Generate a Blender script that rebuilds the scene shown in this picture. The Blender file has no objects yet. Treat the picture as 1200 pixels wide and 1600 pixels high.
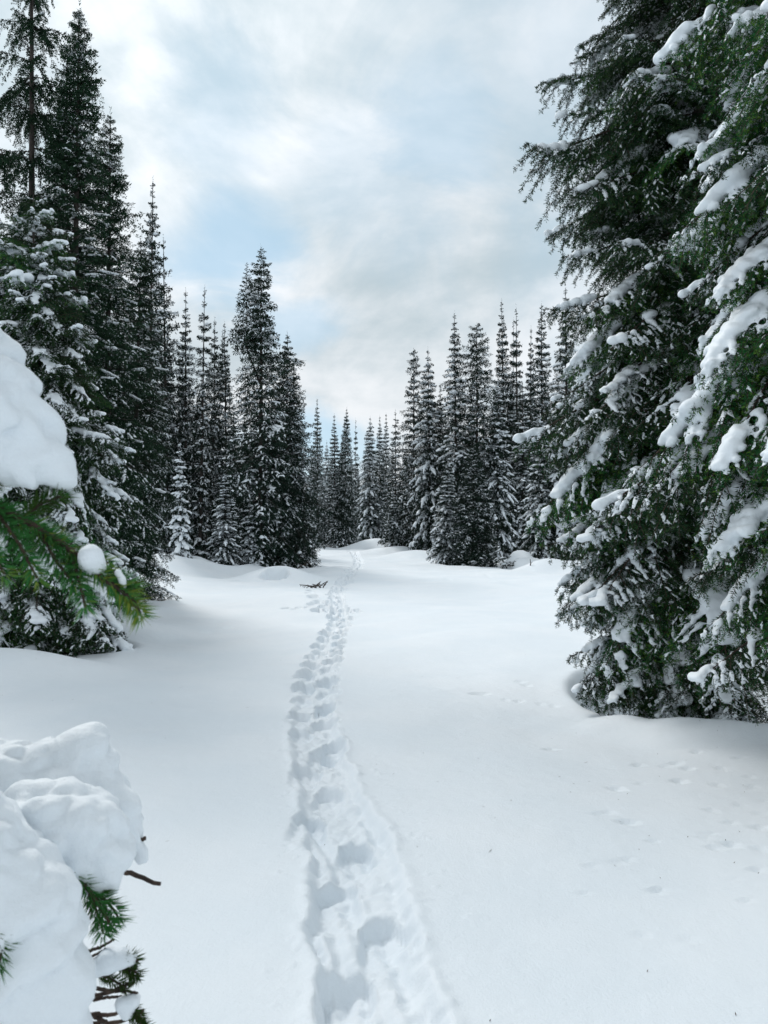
import bpy, math
import numpy as np
from mathutils import Vector

C = bpy.context.scene
COL = C.collection
PI = math.pi
R = math.radians

# ------------------------------------------------------------------ camera
FPX, HOR = 1202.0, 830.0          # focal length and horizon row of the 1200x1600 photograph
EYE = 1.6
cd = bpy.data.cameras.new('camera'); cam = bpy.data.objects.new('camera', cd); COL.objects.link(cam)
cd.sensor_fit = 'VERTICAL'; cd.sensor_height = 34.6; cd.sensor_width = 34.6; cd.lens = 26.0
cd.clip_start = 0.02; cd.clip_end = 6000
cam.location = (0, 0, EYE)
cam.rotation_euler = (R(90) + math.atan(30 / FPX), 0, 0)
cd.dof.use_dof = True; cd.dof.focus_distance = 7.0; cd.dof.aperture_fstop = 13.0
C.camera = cam

# ------------------------------------------------------------------ light
SUN_AZ, SUN_EL = R(-32), R(42)    # ahead and to the left, behind thin cloud
sd = bpy.data.lights.new('sun', 'SUN'); sun = bpy.data.objects.new('sun', sd); COL.objects.link(sun)
sd.energy = 1.5; sd.angle = R(17); sd.color = (1.0, 0.975, 0.94)
sdir = Vector((math.sin(SUN_AZ) * math.cos(SUN_EL), math.cos(SUN_AZ) * math.cos(SUN_EL), math.sin(SUN_EL)))
sun.rotation_euler = (-sdir).to_track_quat('-Z', 'Y').to_euler()
sun.location = (-20, 30, 40)
C.view_settings.view_transform = 'Standard'; C.view_settings.look = 'None'
C.view_settings.exposure = 0.34; C.view_settings.gamma = 1.0
C.view_settings.use_curve_mapping = False
try:
    C.cycles.max_bounces = 8; C.cycles.diffuse_bounces = 4; C.cycles.glossy_bounces = 2
    C.cycles.transmission_bounces = 2; C.cycles.caustics_reflective = False; C.cycles.caustics_refractive = False
    C.cycles.sample_clamp_indirect = 8
    C.cycles.use_denoising = True
except Exception:
    pass


def pix(px, py, d):
    """the point d metres ahead that shows at pixel px, py of the photograph"""
    return Vector(((px - 600) / FPX * d, d, EYE + (HOR - py) / FPX * d))


class NT:
    def __init__(s, tree):
        s.t = tree; s.n = tree.nodes; s.l = tree.links
    def add(s, ty, **kw):
        n = s.n.new(ty)
        for k, v in kw.items():
            if k.startswith('_'):
                setattr(n, k[1:], v)
        return n
    def set(s, n, **kw):
        for k, v in kw.items():
            n.inputs[k].default_value = v
    def lk(s, a, b):
        s.l.new(a, b)
    def math(s, op, a, b=None, clamp=False):
        n = s.n.new('ShaderNodeMath'); n.operation = op; n.use_clamp = clamp
        for i, v in enumerate((a, b)):
            if v is None: continue
            if isinstance(v, (int, float)): n.inputs[i].default_value = v
            else: s.lk(v, n.inputs[i])
        return n.outputs[0]
    def mix(s, f, a, b):
        n = s.n.new('ShaderNodeMix'); n.data_type = 'RGBA'
        for i, v in ((0, f), (6, a), (7, b)):
            if isinstance(v, (int, float)): n.inputs[i].default_value = v
            elif isinstance(v, tuple): n.inputs[i].default_value = (*v, 1) if len(v) == 3 else v
            else: s.lk(v, n.inputs[i])
        return n.outputs[2]
    def rng(s, v, a, b, c=0.0, d=1.0):
        n = s.n.new('ShaderNodeMapRange'); n.interpolation_type = 'SMOOTHSTEP'
        s.lk(v, n.inputs[0])
        for i, x in enumerate((a, b, c, d)): n.inputs[i + 1].default_value = x
        return n.outputs[0]
    def noise(s, vec, scale, detail=4, rough=.55, dist=0.0):
        n = s.n.new('ShaderNodeTexNoise')
        if vec is not None: s.lk(vec, n.inputs['Vector'])
        n.inputs['Scale'].default_value = scale; n.inputs['Detail'].default_value = detail
        n.inputs['Roughness'].default_value = rough; n.inputs['Distortion'].default_value = dist
        return n.outputs['Fac']


# ------------------------------------------------------------------ sky: daylight sky under broken thin cloud
W = bpy.data.worlds.new('World'); C.world = W; W.use_nodes = True
t = NT(W.node_tree); t.n.clear()
out = t.add('ShaderNodeOutputWorld'); bg = t.add('ShaderNodeBackground'); t.lk(bg.outputs[0], out.inputs[0])
bg.inputs[1].default_value = 0.088
sky = t.add('ShaderNodeTexSky'); sky.sky_type = 'NISHITA'; sky.sun_disc = False
sky.sun_elevation = SUN_EL; sky.sun_rotation = SUN_AZ; sky.altitude = 1500; sky.air_density = 1.0; sky.dust_density = 1.0
tc = t.add('ShaderNodeTexCoord')
sep = t.add('ShaderNodeSeparateXYZ'); t.lk(tc.outputs['Generated'], sep.inputs[0])
zz = t.math('ADD', t.math('MAXIMUM', sep.outputs[2], 0.0), 0.55)
cmb = t.add('ShaderNodeCombineXYZ')
t.lk(t.math('DIVIDE', sep.outputs[0], zz), cmb.inputs[0]); t.lk(t.math('DIVIDE', sep.outputs[1], zz), cmb.inputs[1])
vec = cmb.outputs[0]
n1 = t.noise(vec, 2.6, 8, .56, .35)
n2 = t.noise(vec, 4.2, 6, .6, .6)
mp = t.add('ShaderNodeMapping'); t.lk(vec, mp.inputs[0]); mp.inputs['Rotation'].default_value = (0, 0, R(28)); mp.inputs['Scale'].default_value = (1, 1.7, 1)
mp.inputs['Location'].default_value = (3.1, 1.7, 0)
n3 = t.noise(mp.outputs[0], 2.2, 7, .55, .4)


def breakmask(px, py, rad, sq=1.0):
    d = Vector((px - 600, FPX, HOR - py)).normalized()
    sub = t.add('ShaderNodeVectorMath'); sub.operation = 'SUBTRACT'; t.lk(tc.outputs['Generated'], sub.inputs[0]); sub.inputs[1].default_value = d
    mul = t.add('ShaderNodeVectorMath'); mul.operation = 'MULTIPLY'; t.lk(sub.outputs[0], mul.inputs[0]); mul.inputs[1].default_value = (1, 1, sq)
    ln = t.add('ShaderNodeVectorMath'); ln.operation = 'LENGTH'; t.lk(mul.outputs[0], ln.inputs[0])
    dd = t.math('ADD', ln.outputs['Value'], t.math('MULTIPLY', t.math('SUBTRACT', n2, .5), -rad * 2.4))
    return t.rng(dd, rad * 1.15, rad * .25)


blue = t.rng(n1, .60, .78, 0, .45)
for px, py, rad, sq, amt in ((350, 400, .120, 1.5, .80), (470, 505, .085, 2.2, .55), (700, 190, .12, 1.0, .55), (350, 165, .09, 1.1, .40),
                             (610, 270, .16, 1.5, .30), (880, 120, .22, .8, .34), (510, 690, .10, 1.6, .75), (960, 420, .20, .9, .2)):
    blue = t.math('MAXIMUM', blue, t.math('MULTIPLY', breakmask(px, py, rad, sq), amt))
# cloud brightness: thin parts white, thicker parts pale grey
grey = t.rng(t.math('ADD', t.math('ADD', t.math('MULTIPLY', n1, .55), t.math('MULTIPLY', n3, .35)), t.math('MULTIPLY', n2, .2)), .44, .64)
cloud = t.mix(grey, (8.4, 8.65, 8.95), (4.7, 5.6, 6.1))
hz = t.rng(sep.outputs[2], .30, .0)
cloud = t.mix(t.math('MULTIPLY', hz, .55), cloud, (7.9, 8.2, 8.4))
# forward glow of the veiled sun
dt = t.add('ShaderNodeVectorMath'); dt.operation = 'DOT_PRODUCT'; t.lk(tc.outputs['Generated'], dt.inputs[0]); dt.inputs[1].default_value = sdir
glow = t.rng(dt.outputs['Value'], .80, 1.0)
gm = t.add('ShaderNodeVectorMath'); gm.operation = 'SCALE'; t.lk(cloud, gm.inputs[0])
t.lk(t.math('ADD', 1.0, t.math('MULTIPLY', glow, .26)), gm.inputs['Scale'])
sk = t.add('ShaderNodeVectorMath'); sk.operation = 'SCALE'; t.lk(sky.outputs[0], sk.inputs[0]); sk.inputs['Scale'].default_value = 1.0
skb = t.mix(.72, sk.outputs[0], (4.7, 6.9, 8.3))
t.lk(t.mix(blue, gm.outputs[0], skb), bg.inputs[0])


# ------------------------------------------------------------------ materials
def mat(name):
    m = bpy.data.materials.new(name); m.use_nodes = True
    nt = NT(m.node_tree); b = nt.n['Principled BSDF']
    return m, nt, b


def snow_material(name, bump_scale, strength, dist):
    m, nt, b = mat(name)
    geo = nt.add('ShaderNodeNewGeometry')
    a = nt.noise(geo.outputs['Position'], 0.7, 3)
    c = nt.mix(nt.rng(a, .35, .65), (.775, .832, .880), (.815, .860, .900))
    nt.lk(c, b.inputs['Base Color'])
    b.inputs['Roughness'].default_value = .55
    b.inputs['Specular IOR Level'].default_value = .25
    n1 = nt.noise(geo.outputs['Position'], bump_scale, 5, .65)
    n2 = nt.noise(geo.outputs['Position'], bump_scale * .12, 3, .5)
    n4 = nt.noise(geo.outputs['Position'], bump_scale * 5, 2, .7)
    h = nt.math('ADD', nt.math('MULTIPLY', n1, .45), nt.math('ADD', n2, nt.math('MULTIPLY', n4, .16)))
    bp = nt.add('ShaderNodeBump'); bp.inputs['Strength'].default_value = strength; bp.inputs['Distance'].default_value = dist
    nt.lk(h, bp.inputs['Height']); nt.lk(bp.outputs[0], b.inputs['Normal'])
    return m


M_ground = snow_material('snow_ground', 80, .6, .012)
M_trail = snow_material('snow_trodden', 70, .55, .018)
M_snow = snow_material('snow_on_trees', 60, .50, .012)
M_snow_close = snow_material('snow_on_close_boughs', 130, .75, .006)


def needle_material(name, old, new, tip, var=.35):
    m, nt, b = mat(name)
    at = nt.add('ShaderNodeAttribute'); at.attribute_name = 'tint'
    oi = nt.add('ShaderNodeObjectInfo')
    geo = nt.add('ShaderNodeNewGeometry')
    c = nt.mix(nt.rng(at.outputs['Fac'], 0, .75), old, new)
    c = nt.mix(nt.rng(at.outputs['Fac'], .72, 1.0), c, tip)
    ns = nt.noise(geo.outputs['Position'], 1.4, 3)
    f = nt.math('ADD', nt.math('MULTIPLY', oi.outputs['Random'], var), nt.math('MULTIPLY', ns, .9))
    f = nt.math('ADD', f, .55 - var * .5)
    sc = nt.add('ShaderNodeVectorMath'); sc.operation = 'SCALE'; nt.lk(c, sc.inputs[0]); nt.lk(f, sc.inputs['Scale'])
    nt.lk(sc.outputs[0], b.inputs['Base Color'])
    b.inputs['Roughness'].default_value = .6; b.inputs['Specular IOR Level'].default_value = .06
    return m


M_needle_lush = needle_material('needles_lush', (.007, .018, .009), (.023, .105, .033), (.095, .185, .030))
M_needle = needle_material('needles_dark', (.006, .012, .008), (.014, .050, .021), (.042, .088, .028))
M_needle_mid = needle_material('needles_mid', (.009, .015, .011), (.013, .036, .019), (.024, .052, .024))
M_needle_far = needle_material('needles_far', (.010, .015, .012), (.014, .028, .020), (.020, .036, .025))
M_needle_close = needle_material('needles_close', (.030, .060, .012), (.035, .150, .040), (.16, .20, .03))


def bark_material(name, a, b_):
    m, nt, b = mat(name)
    geo = nt.add('ShaderNodeNewGeometry')
    mp = nt.add('ShaderNodeMapping'); nt.lk(geo.outputs['Position'], mp.inputs[0]); mp.inputs['Scale'].default_value = (1, 1, .3)
    n = nt.noise(mp.outputs[0], 38, 5, .7)
    nt.lk(nt.mix(nt.rng(n, .35, .65), a, b_), b.inputs['Base Color'])
    b.inputs['Roughness'].default_value = .9
    bp = nt.add('ShaderNodeBump'); bp.inputs['Strength'].default_value = .8; bp.inputs['Distance'].default_value = .01
    nt.lk(n, bp.inputs['Height']); nt.lk(bp.outputs[0], b.inputs['Normal'])
    return m


M_bark = bark_material('bark', (.018, .014, .012), (.060, .050, .044))
M_twig = bark_material('twig_bark', (.022, .014, .010), (.070, .045, .032))
m_y, nt_, b_ = mat('yellow_plastic'); b_.inputs['Base Color'].default_value = (.75, .50, .02, 1); b_.inputs['Roughness'].default_value = .45
M_yellow = m_y


# ------------------------------------------------------------------ numpy helpers
def mesh_np(name, V, F, m, smooth=True, tint=None, normals=None):
    """V (n,3); F (k,3) or (k,4) index array"""
    me = bpy.data.meshes.new(name)
    V = np.asarray(V, np.float32); F = np.asarray(F, np.int32)
    k = F.shape[1]
    me.vertices.add(len(V)); me.vertices.foreach_set('co', V.ravel())
    me.loops.add(F.size); me.loops.foreach_set('vertex_index', F.ravel())
    me.polygons.add(len(F)); me.polygons.foreach_set('loop_start', np.arange(0, F.size, k, dtype=np.int32))
    me.polygons.foreach_set('use_smooth', np.full(len(F), smooth))
    me.update(calc_edges=True)
    if tint is not None:
        a = me.attributes.new('tint', 'FLOAT', 'POINT'); a.data.foreach_set('value', np.asarray(tint, np.float32))
    if normals is not None:
        me.normals_split_custom_set_from_vertices(normals.tolist())
    me.materials.append(m)
    return me


def ob(name, me, parent=None):
    o = bpy.data.objects.new(name, me); COL.objects.link(o)
    if parent is not None: o.parent = parent
    return o


def tag(o, label=None, cat=None, group=None, kind=None):
    for k, v in (('label', label), ('category', cat), ('group', group), ('kind', kind)):
        if v: o[k] = v
    return o


def thing(name, label, cat, loc=(0, 0, 0), rz=0.0, group=None):
    o = bpy.data.objects.new(name, None); COL.objects.link(o); o.empty_display_size = .2
    o.location = loc; o.rotation_euler = (0, 0, rz)
    return tag(o, label, cat, group)


def hash2(ix, iy, seed=0):
    n = (ix.astype(np.int64) * 374761393 + iy.astype(np.int64) * 668265263 + seed * 1442695041) & 0x7fffffff
    n = ((n ^ (n >> 13)) * 1274126177) & 0x7fffffff
    n = (n ^ (n >> 16)) & 0xffff
    return n / 65535.0


def vnoise2(x, y, seed=0):
    ix = np.floor(x); iy = np.floor(y); fx = x - ix; fy = y - iy
    fx = fx * fx * (3 - 2 * fx); fy = fy * fy * (3 - 2 * fy)
    a = hash2(ix, iy, seed); b = hash2(ix + 1, iy, seed); c = hash2(ix, iy + 1, seed); d = hash2(ix + 1, iy + 1, seed)
    return (a + (b - a) * fx + (c - a) * fy + (a - b - c + d) * fx * fy) * 2 - 1


def fbm2(x, y, seed=0, oct=4, gain=.5):
    s = 0; a = 1; tot = 0
    for i in range(oct):
        s = s + a * vnoise2(x * 2 ** i + 13.7 * i, y * 2 ** i - 7.3 * i, seed + i); tot += a; a *= gain
    return s / tot


def noise3(P, sc, seed=0):
    return (vnoise2(P[:, 0] * sc, P[:, 1] * sc + P[:, 2] * sc * .71, seed) + vnoise2(P[:, 1] * sc, P[:, 2] * sc - P[:, 0] * sc * .63, seed + 5)
            + vnoise2(P[:, 2] * sc, P[:, 0] * sc + P[:, 1] * sc * .57, seed + 9)) / 3


def sstep(x, a, b):
    t_ = np.clip((x - a) / (b - a), 0, 1)
    return t_ * t_ * (3 - 2 * t_)


def nrm(v):
    return v / (np.linalg.norm(v, axis=-1, keepdims=True) + 1e-9)


def tubes(polys, sides=4):
    """polys: list of (points (k,3), r0, r1) -> quads"""
    Vs, Fs, off = [], [], 0
    for P, r0, r1 in polys:
        P = np.asarray(P, float); k = len(P)
        T = nrm(np.gradient(P, axis=0))
        up = np.array([0, 0, 1.0]) if abs(T[0, 2]) < .9 else np.array([1.0, 0, 0])
        A = nrm(np.cross(T, up)); B = np.cross(T, A)
        rr = np.linspace(r0, r1, k)[:, None, None]
        th = np.arange(sides) / sides * 2 * PI
        ring = P[:, None, :] + rr * (np.cos(th)[None, :, None] * A[:, None, :] + np.sin(th)[None, :, None] * B[:, None, :])
        Vs.append(ring.reshape(-1, 3))
        i = np.arange(k - 1)[:, None] * sides; j = np.arange(sides)[None, :]; j2 = (j + 1) % sides
        Fs.append(np.stack([i + j, i + j2, i + sides + j2, i + sides + j], -1).reshape(-1, 4) + off)
        off += k * sides
    return np.concatenate(Vs), np.concatenate(Fs)


def brush(rs, polys, length, width, spacing, fwd=.55, upb=.12, start=0.0, base_tint=(0, .8), tipt=1.0):
    """needles round every polyline; polys: (points, tint0, tint1)"""
    P0, D0, T0 = [], [], []
    for P, ta, tb in polys:
        P = np.asarray(P, float)
        seg = np.linalg.norm(np.diff(P, axis=0), axis=1); L = seg.sum()
        n = max(3, int(L / spacing))
        s = np.sort(start * L + rs.rand(n) * L * (1 - start)); cs = np.concatenate([[0], np.cumsum(seg)])
        pts = np.stack([np.interp(s, cs, P[:, i]) for i in range(3)], 1)
        G = nrm(np.gradient(P, axis=0)); dr = nrm(np.stack([np.interp(s, cs, G[:, i]) for i in range(3)], 1))
        P0.append(pts); D0.append(dr); T0.append(ta + (tb - ta) * s / max(L, 1e-6))
    P0 = np.concatenate(P0); D0 = np.concatenate(D0); T0 = np.concatenate(T0)
    n = len(P0)
    rnd = nrm(rs.randn(n, 3)); rad = nrm(rnd - D0 * (rnd * D0).sum(1, keepdims=True))
    d = nrm(D0 * fwd + rad * (.65 + .35 * rs.rand(n, 1)) + np.array([0, 0, upb]))
    ln = length * (.65 + .6 * rs.rand(n, 1))
    sd_ = nrm(np.cross(d, nrm(rs.randn(n, 3)))) * width * .5
    tip = P0 + d * ln; mid = P0 + d * ln * .25
    V = np.stack([mid + sd_, tip, mid - sd_], 1).reshape(-1, 3)
    F = np.arange(n)[:, None] * 3 + np.array([[0, 1, 2]])
    tint = np.clip(T0 + rs.randn(n) * .12, 0, 1)
    return V, F, np.repeat(tint, 3)


# one icosphere template
def ico(sub):
    p = (1 + 5 ** .5) / 2
    v = [(-1, p, 0), (1, p, 0), (-1, -p, 0), (1, -p, 0), (0, -1, p), (0, 1, p), (0, -1, -p), (0, 1, -p), (p, 0, -1), (p, 0, 1), (-p, 0, -1), (-p, 0, 1)]
    f = [(0, 11, 5), (0, 5, 1), (0, 1, 7), (0, 7, 10), (0, 10, 11), (1, 5, 9), (5, 11, 4), (11, 10, 2), (10, 7, 6), (7, 1, 8),
         (3, 9, 4), (3, 4, 2), (3, 2, 6), (3, 6, 8), (3, 8, 9), (4, 9, 5), (2, 4, 11), (6, 2, 10), (8, 6, 7), (9, 8, 1)]
    v = [np.array(x, float) / np.linalg.norm(x) for x in v]
    for _ in range(sub):
        cache, nf = {}, []
        def mid(a, b):
            k = (min(a, b), max(a, b))
            if k not in cache:
                m_ = v[a] + v[b]; v.append(m_ / np.linalg.norm(m_)); cache[k] = len(v) - 1
            return cache[k]
        for a, b, c in f:
            ab, bc, ca = mid(a, b), mid(b, c), mid(c, a)
            nf += [(a, ab, ca), (b, bc, ab), (c, ca, bc), (ab, bc, ca)]
        f = nf
    return np.array(v), np.array(f)


ICO1 = ico(1); ICO2 = ico(2)


def blob_mesh(spheres, voxel, smooth=4, ampl=0.0, seed=0, hi=False):
    """fused lumps of snow: spheres = (centre, rx, ry, rz) rows; returns V, quads"""
    S = np.asarray(spheres, float)
    tv, tf = ICO2 if hi else ICO1
    V = (S[:, None, :3] + tv[None] * S[:, None, 3:6]).reshape(-1, 3)
    F = (tf[None] + (np.arange(len(S)) * len(tv))[:, None, None]).reshape(-1, 3)
    me = mesh_np('tmp', V, F, M_snow)
    o = ob('tmp', me)
    m = o.modifiers.new('r', 'REMESH'); m.mode = 'VOXEL'; m.voxel_size = voxel; m.adaptivity = 0
    if smooth:
        s = o.modifiers.new('s', 'SMOOTH'); s.factor = .5; s.iterations = smooth
    dg = bpy.context.evaluated_depsgraph_get(); dg.update()
    e = o.evaluated_get(dg); mm = e.to_mesh()
    n = len(mm.vertices); V = np.empty(n * 3, np.float32); mm.vertices.foreach_get('co', V); V = V.reshape(-1, 3).astype(float)
    N = np.empty(n * 3, np.float32); mm.vertices.foreach_get('normal', N); N = N.reshape(-1, 3)
    F = np.empty(len(mm.polygons) * 4, np.int32)
    if len(mm.loops) == len(F):
        mm.loops.foreach_get('vertex_index', F); F = F.reshape(-1, 4)
    else:
        F = np.array([list(p.vertices)[:4] if len(p.vertices) >= 4 else list(p.vertices) + [p.vertices[-1]] for p in mm.polygons], np.int32)
    e.to_mesh_clear(); bpy.data.objects.remove(o); bpy.data.meshes.remove(me)
    if ampl and n:
        V = V + N * (ampl * (noise3(V, 15, seed) + .55 * noise3(V, 36, seed + 3)))[:, None]
    return V, F


# ------------------------------------------------------------------ boughs
def bough(seed, L, per_m, sub, rise, droop, width=.42, hang=.35):
    """a conifer bough along +x: main axis, side twigs, twiglets. Returns polylines with order"""
    rs = np.random.RandomState(seed)
    s = np.linspace(0, 1, 11)
    wig = np.cumsum(rs.randn(11)) * .008 * L
    main = np.stack([L * s * (1 - .06 * droop * s), wig * s, L * (rise * s - droop * s ** 2 + .10 * s ** 6)], 1)
    out = [(main, 0)]
    n = max(9, int(per_m * L))
    ss = np.clip(np.linspace(.10, .985, n) + rs.randn(n) * .012, .05, .99)
    for i, si in enumerate(ss):
        p = np.array([np.interp(si, s, main[:, k]) for k in range(3)])
        q = np.array([np.interp(min(1, si + .03), s, main[:, k]) for k in range(3)])
        tg = nrm(q - p)
        side = 1 if i % 2 else -1
        an = R(rs.uniform(38, 66)) * side
        env = (1 - si) ** .75 * min(1, (si + .12) / .35) + .10
        l = L * width * env * rs.uniform(.65, 1.15)
        if rs.rand() < .06: continue
        d = np.array([tg[0] * math.cos(an) - tg[1] * math.sin(an), tg[0] * math.sin(an) + tg[1] * math.cos(an), tg[2] * .6 - rs.uniform(.0, .25)])
        d = nrm(d); tt = np.linspace(0, 1, 5)[:, None]
        hg = hang * rs.uniform(.5, 1.5)
        P = p + d * l * tt + np.array([0, 0, -1.0]) * hg * l * tt ** 1.8
        out.append((P, 1))
        if sub:
            m_ = max(2, int(l * sub))
            for j in range(m_):
                tj = (j + .6) / (m_ + .3)
                b = np.array([np.interp(tj, tt[:, 0], P[:, k]) for k in range(3)])
                sd2 = 1 if j % 2 else -1
                a2 = R(rs.uniform(35, 65)) * sd2
                l2 = (l * .34 * (1 - tj * .75) + .02) * rs.uniform(.7, 1.2)
                d2 = np.array([d[0] * math.cos(a2) - d[1] * math.sin(a2), d[0] * math.sin(a2) + d[1] * math.cos(a2), d[2] - hg * tj * 1.2 - rs.uniform(0, .35)])
                d2 = nrm(d2); t3 = np.linspace(0, 1, 3)[:, None]
                out.append((b + d2 * l2 * t3 + np.array([0, 0, -1.0]) * hang * .4 * l2 * t3 ** 2, 2))
    return out


def snow_on(rs, tw, L, r, amount, side_p, step=.5, smin=.15):
    """lumps of snow lying along the bough"""
    sp = []
    main = tw[0][0]
    kn = rs.rand(9); s = np.linspace(smin, 1.0, max(4, int(L * (1 - smin) / (r * step))))
    for si in s:
        g = np.interp(si * 8, range(9), kn)
        if g < 1 - amount: continue
        p = np.array([np.interp(si, np.linspace(0, 1, 11), main[:, k]) for k in range(3)])
        rr = r * (.55 + .75 * g) * (.65 + .6 * math.sin(PI * min(1, si * .8 + .12)))
        p = p + np.array([0, rs.randn() * rr * .65, rr * .32])
        sp.append((*p, rr * 1.05, rr * 1.15, rr * .72))
    for P, o_ in tw[1:]:
        if o_ == 1:
            if rs.rand() > side_p: continue
            l = np.linalg.norm(P[-1] - P[0]); g = rs.uniform(.45, 1.1)
            a, b = rs.uniform(.0, .35), rs.uniform(.45, .85)
            for tj in np.arange(a, b, max(.07, r * .38 / max(l, .05))):
                p = np.array([np.interp(tj, np.linspace(0, 1, 5), P[:, k]) for k in range(3)])
                rr = r * .56 * g * (1 - .55 * tj) * rs.uniform(.7, 1.3)
                p = p + np.array([rs.randn() * rr * .3, rs.randn() * rr * .3, rr * .30])
                sp.append((*p, rr * 1.15, rr * 1.15, rr * .62))
    return sp


def dusting(rs, tw, p1, p2, w, h, k=3):
    """thin caps of snow lying along single twigs: a small ridge roof over each"""
    Vs, Fs, off = [], [], 0
    todo = []
    for P, o_ in tw:
        p = (0, p1, p2)[o_]
        if rs.rand() > p: continue
        l = np.linalg.norm(P[-1] - P[0]) + 1e-6
        if o_ == 1:
            for _ in range(rs.randint(1, 4)):
                a = rs.uniform(0, .6); todo.append((P, o_, a, min(1, a + min(.4, rs.uniform(2.5, 5.5) * w / l))))
        else:
            a = rs.uniform(0, .3); todo.append((P, o_, a, min(1, a + rs.uniform(.35, .6))))
    for P, o_, a, b in todo:
        tt = np.linspace(a, b, k); src = np.linspace(0, 1, len(P))
        Q = np.stack([np.interp(tt, src, P[:, i]) for i in range(3)], 1)
        T = nrm(Q[-1] - Q[0]); S = nrm(np.cross(T, [0, 0, 1.0]))
        pr = np.sin(np.linspace(.25, PI - .25, k))[:, None] * rs.uniform(.6, 1.4) * (1 if o_ == 1 else .6)
        c = Q + np.array([0, 0, h]) * pr + np.array([0, 0, h * .4])
        l = Q + S * w * pr + rs.randn(k, 3) * w * .35; r = Q - S * w * pr + rs.randn(k, 3) * w * .35
        Vs.append(np.concatenate([l, c, r])); i = np.arange(k - 1)
        f1 = np.stack([i, i + 1, i + k + 1, i + k], 1); f2 = f1 + k
        Fs.append(np.concatenate([f1, f2])[:, ::-1] + off); off += 3 * k
    if not Vs: return np.zeros((0, 3)), np.zeros((0, 4), int)
    return np.concatenate(Vs), np.concatenate(Fs)


def make_variant(seed, L, lod, style):
    rs = np.random.RandomState(seed + 77)
    rise, droop, wid, hang = style['rise'], style['droop'], style.get('width', .42), style.get('hang', .35)
    rise *= rs.uniform(.7, 1.3); droop *= rs.uniform(.8, 1.2)
    if lod == 'near':
        tw = bough(seed, L, 23, 26, rise, droop, wid, hang)
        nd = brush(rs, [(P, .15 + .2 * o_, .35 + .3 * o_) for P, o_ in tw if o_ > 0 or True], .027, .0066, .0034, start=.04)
        wood = tubes([(P, (.010 * L + .003) if o_ == 0 else (.0032 if o_ == 1 else .0014), .0016 if o_ < 2 else .0008) for P, o_ in tw], 4)
        vox, r = .012, style.get('sr', .045)
        sp = snow_on(rs, tw, L, r * (.65 + .35 * min(1, L)), style['amount'], style['side'])
        sm, am = 2, .014
    elif lod == 'mid':
        tw = bough(seed, L, 15, 14, rise, droop, wid, hang)
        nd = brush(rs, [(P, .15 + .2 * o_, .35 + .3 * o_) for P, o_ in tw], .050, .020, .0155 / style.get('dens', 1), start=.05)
        wood = tubes([(P[::2], .012 * L + .004, .003) for P, o_ in tw if o_ == 0], 3)
        vox, r = .025, style.get('sr', .05)
        sp = snow_on(rs, tw, L, r * (.65 + .35 * min(1, L)), style['amount'], style['side'])
        sm, am = 2, 0
    else:
        tw = bough(seed, L, 10 if L > 1 else 14, 0, rise, droop, wid, hang)
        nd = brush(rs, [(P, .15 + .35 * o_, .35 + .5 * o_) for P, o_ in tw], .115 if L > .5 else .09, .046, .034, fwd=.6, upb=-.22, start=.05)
        wood = tubes([(P[::5], .012 * L + .004, .004) for P, o_ in tw if o_ == 0], 3)
        vox, r = (.068 if L > 1 else .056), style.get('sr', .065)
        sp = snow_on(rs, tw, L, r, style['amount'], style['side'], step=.7)
        sm, am = 1, 0
    if sp:
        snow = blob_mesh(sp, vox, sm, am, seed)
    else:
        snow = (np.zeros((0, 3)), np.zeros((0, 4), int))
    d1 = style.get('dust', .42)
    dv, df = dusting(rs, tw, d1, d1 * .6, *{'near': (.014, .012, 4), 'mid': (.018, .014, 3), 'far': (.040, .034, 3)}[lod])
    if len(dv): snow = (np.concatenate([snow[0], dv]), np.concatenate([snow[1], df + len(snow[0])]))
    return dict(L=L, wood=wood, needle=nd, snow=snow)


def rotm(az, pitch, roll):
    cz, sz = math.cos(az), math.sin(az); cp, sp = math.cos(pitch), math.sin(pitch); cr, sr = math.cos(roll), math.sin(roll)
    Rz = np.array([[cz, -sz, 0], [sz, cz, 0], [0, 0, 1]]); Ry = np.array([[cp, 0, sp], [0, 1, 0], [-sp, 0, cp]]); Rx = np.array([[1, 0, 0], [0, cr, -sr], [0, sr, cr]])
    return Rz @ Ry @ Rx


def layout(rs, H, Rm, z0, n, prof, pitch_top, pitch_bot, wild=.2, cut=1.0, gap=.0, pack=.88, whorl=0):
    """where boughs sit on a trunk: rows of z, azimuth, length, pitch"""
    rows = []
    ga = 2.39996
    for i in range(n):
        f = (i + rs.rand() * .8) / n
        f = f ** pack
        if whorl: f = (math.floor(f * whorl) + .5 + rs.randn() * .16) / whorl; f = min(max(f, .003), .995)
        if f > cut: continue
        z = z0 + (H - z0) * f
        r = Rm * prof(f) * (1 + rs.randn() * wild * .5) * (1.18 if rs.rand() < .12 else 1)
        if rs.rand() < gap: r *= .45
        r = max(r, .10)
        p = pitch_bot + (pitch_top - pitch_bot) * (f ** .75) + rs.randn() * R(5)
        rows.append((z, i * ga + rs.randn() * .35, r, p, f))
    return rows


def trunk_mesh(H, r0, bend=.0, rs=None, top=.006, sides=9):
    k = 14; z = np.linspace(-.5, H, k)
    x = np.sin(z / H * 3.0) * bend; y = np.cos(z / H * 2.2) * bend - bend
    P = np.stack([x, y, z], 1)
    return tubes([(P, r0, top)], sides)


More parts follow.
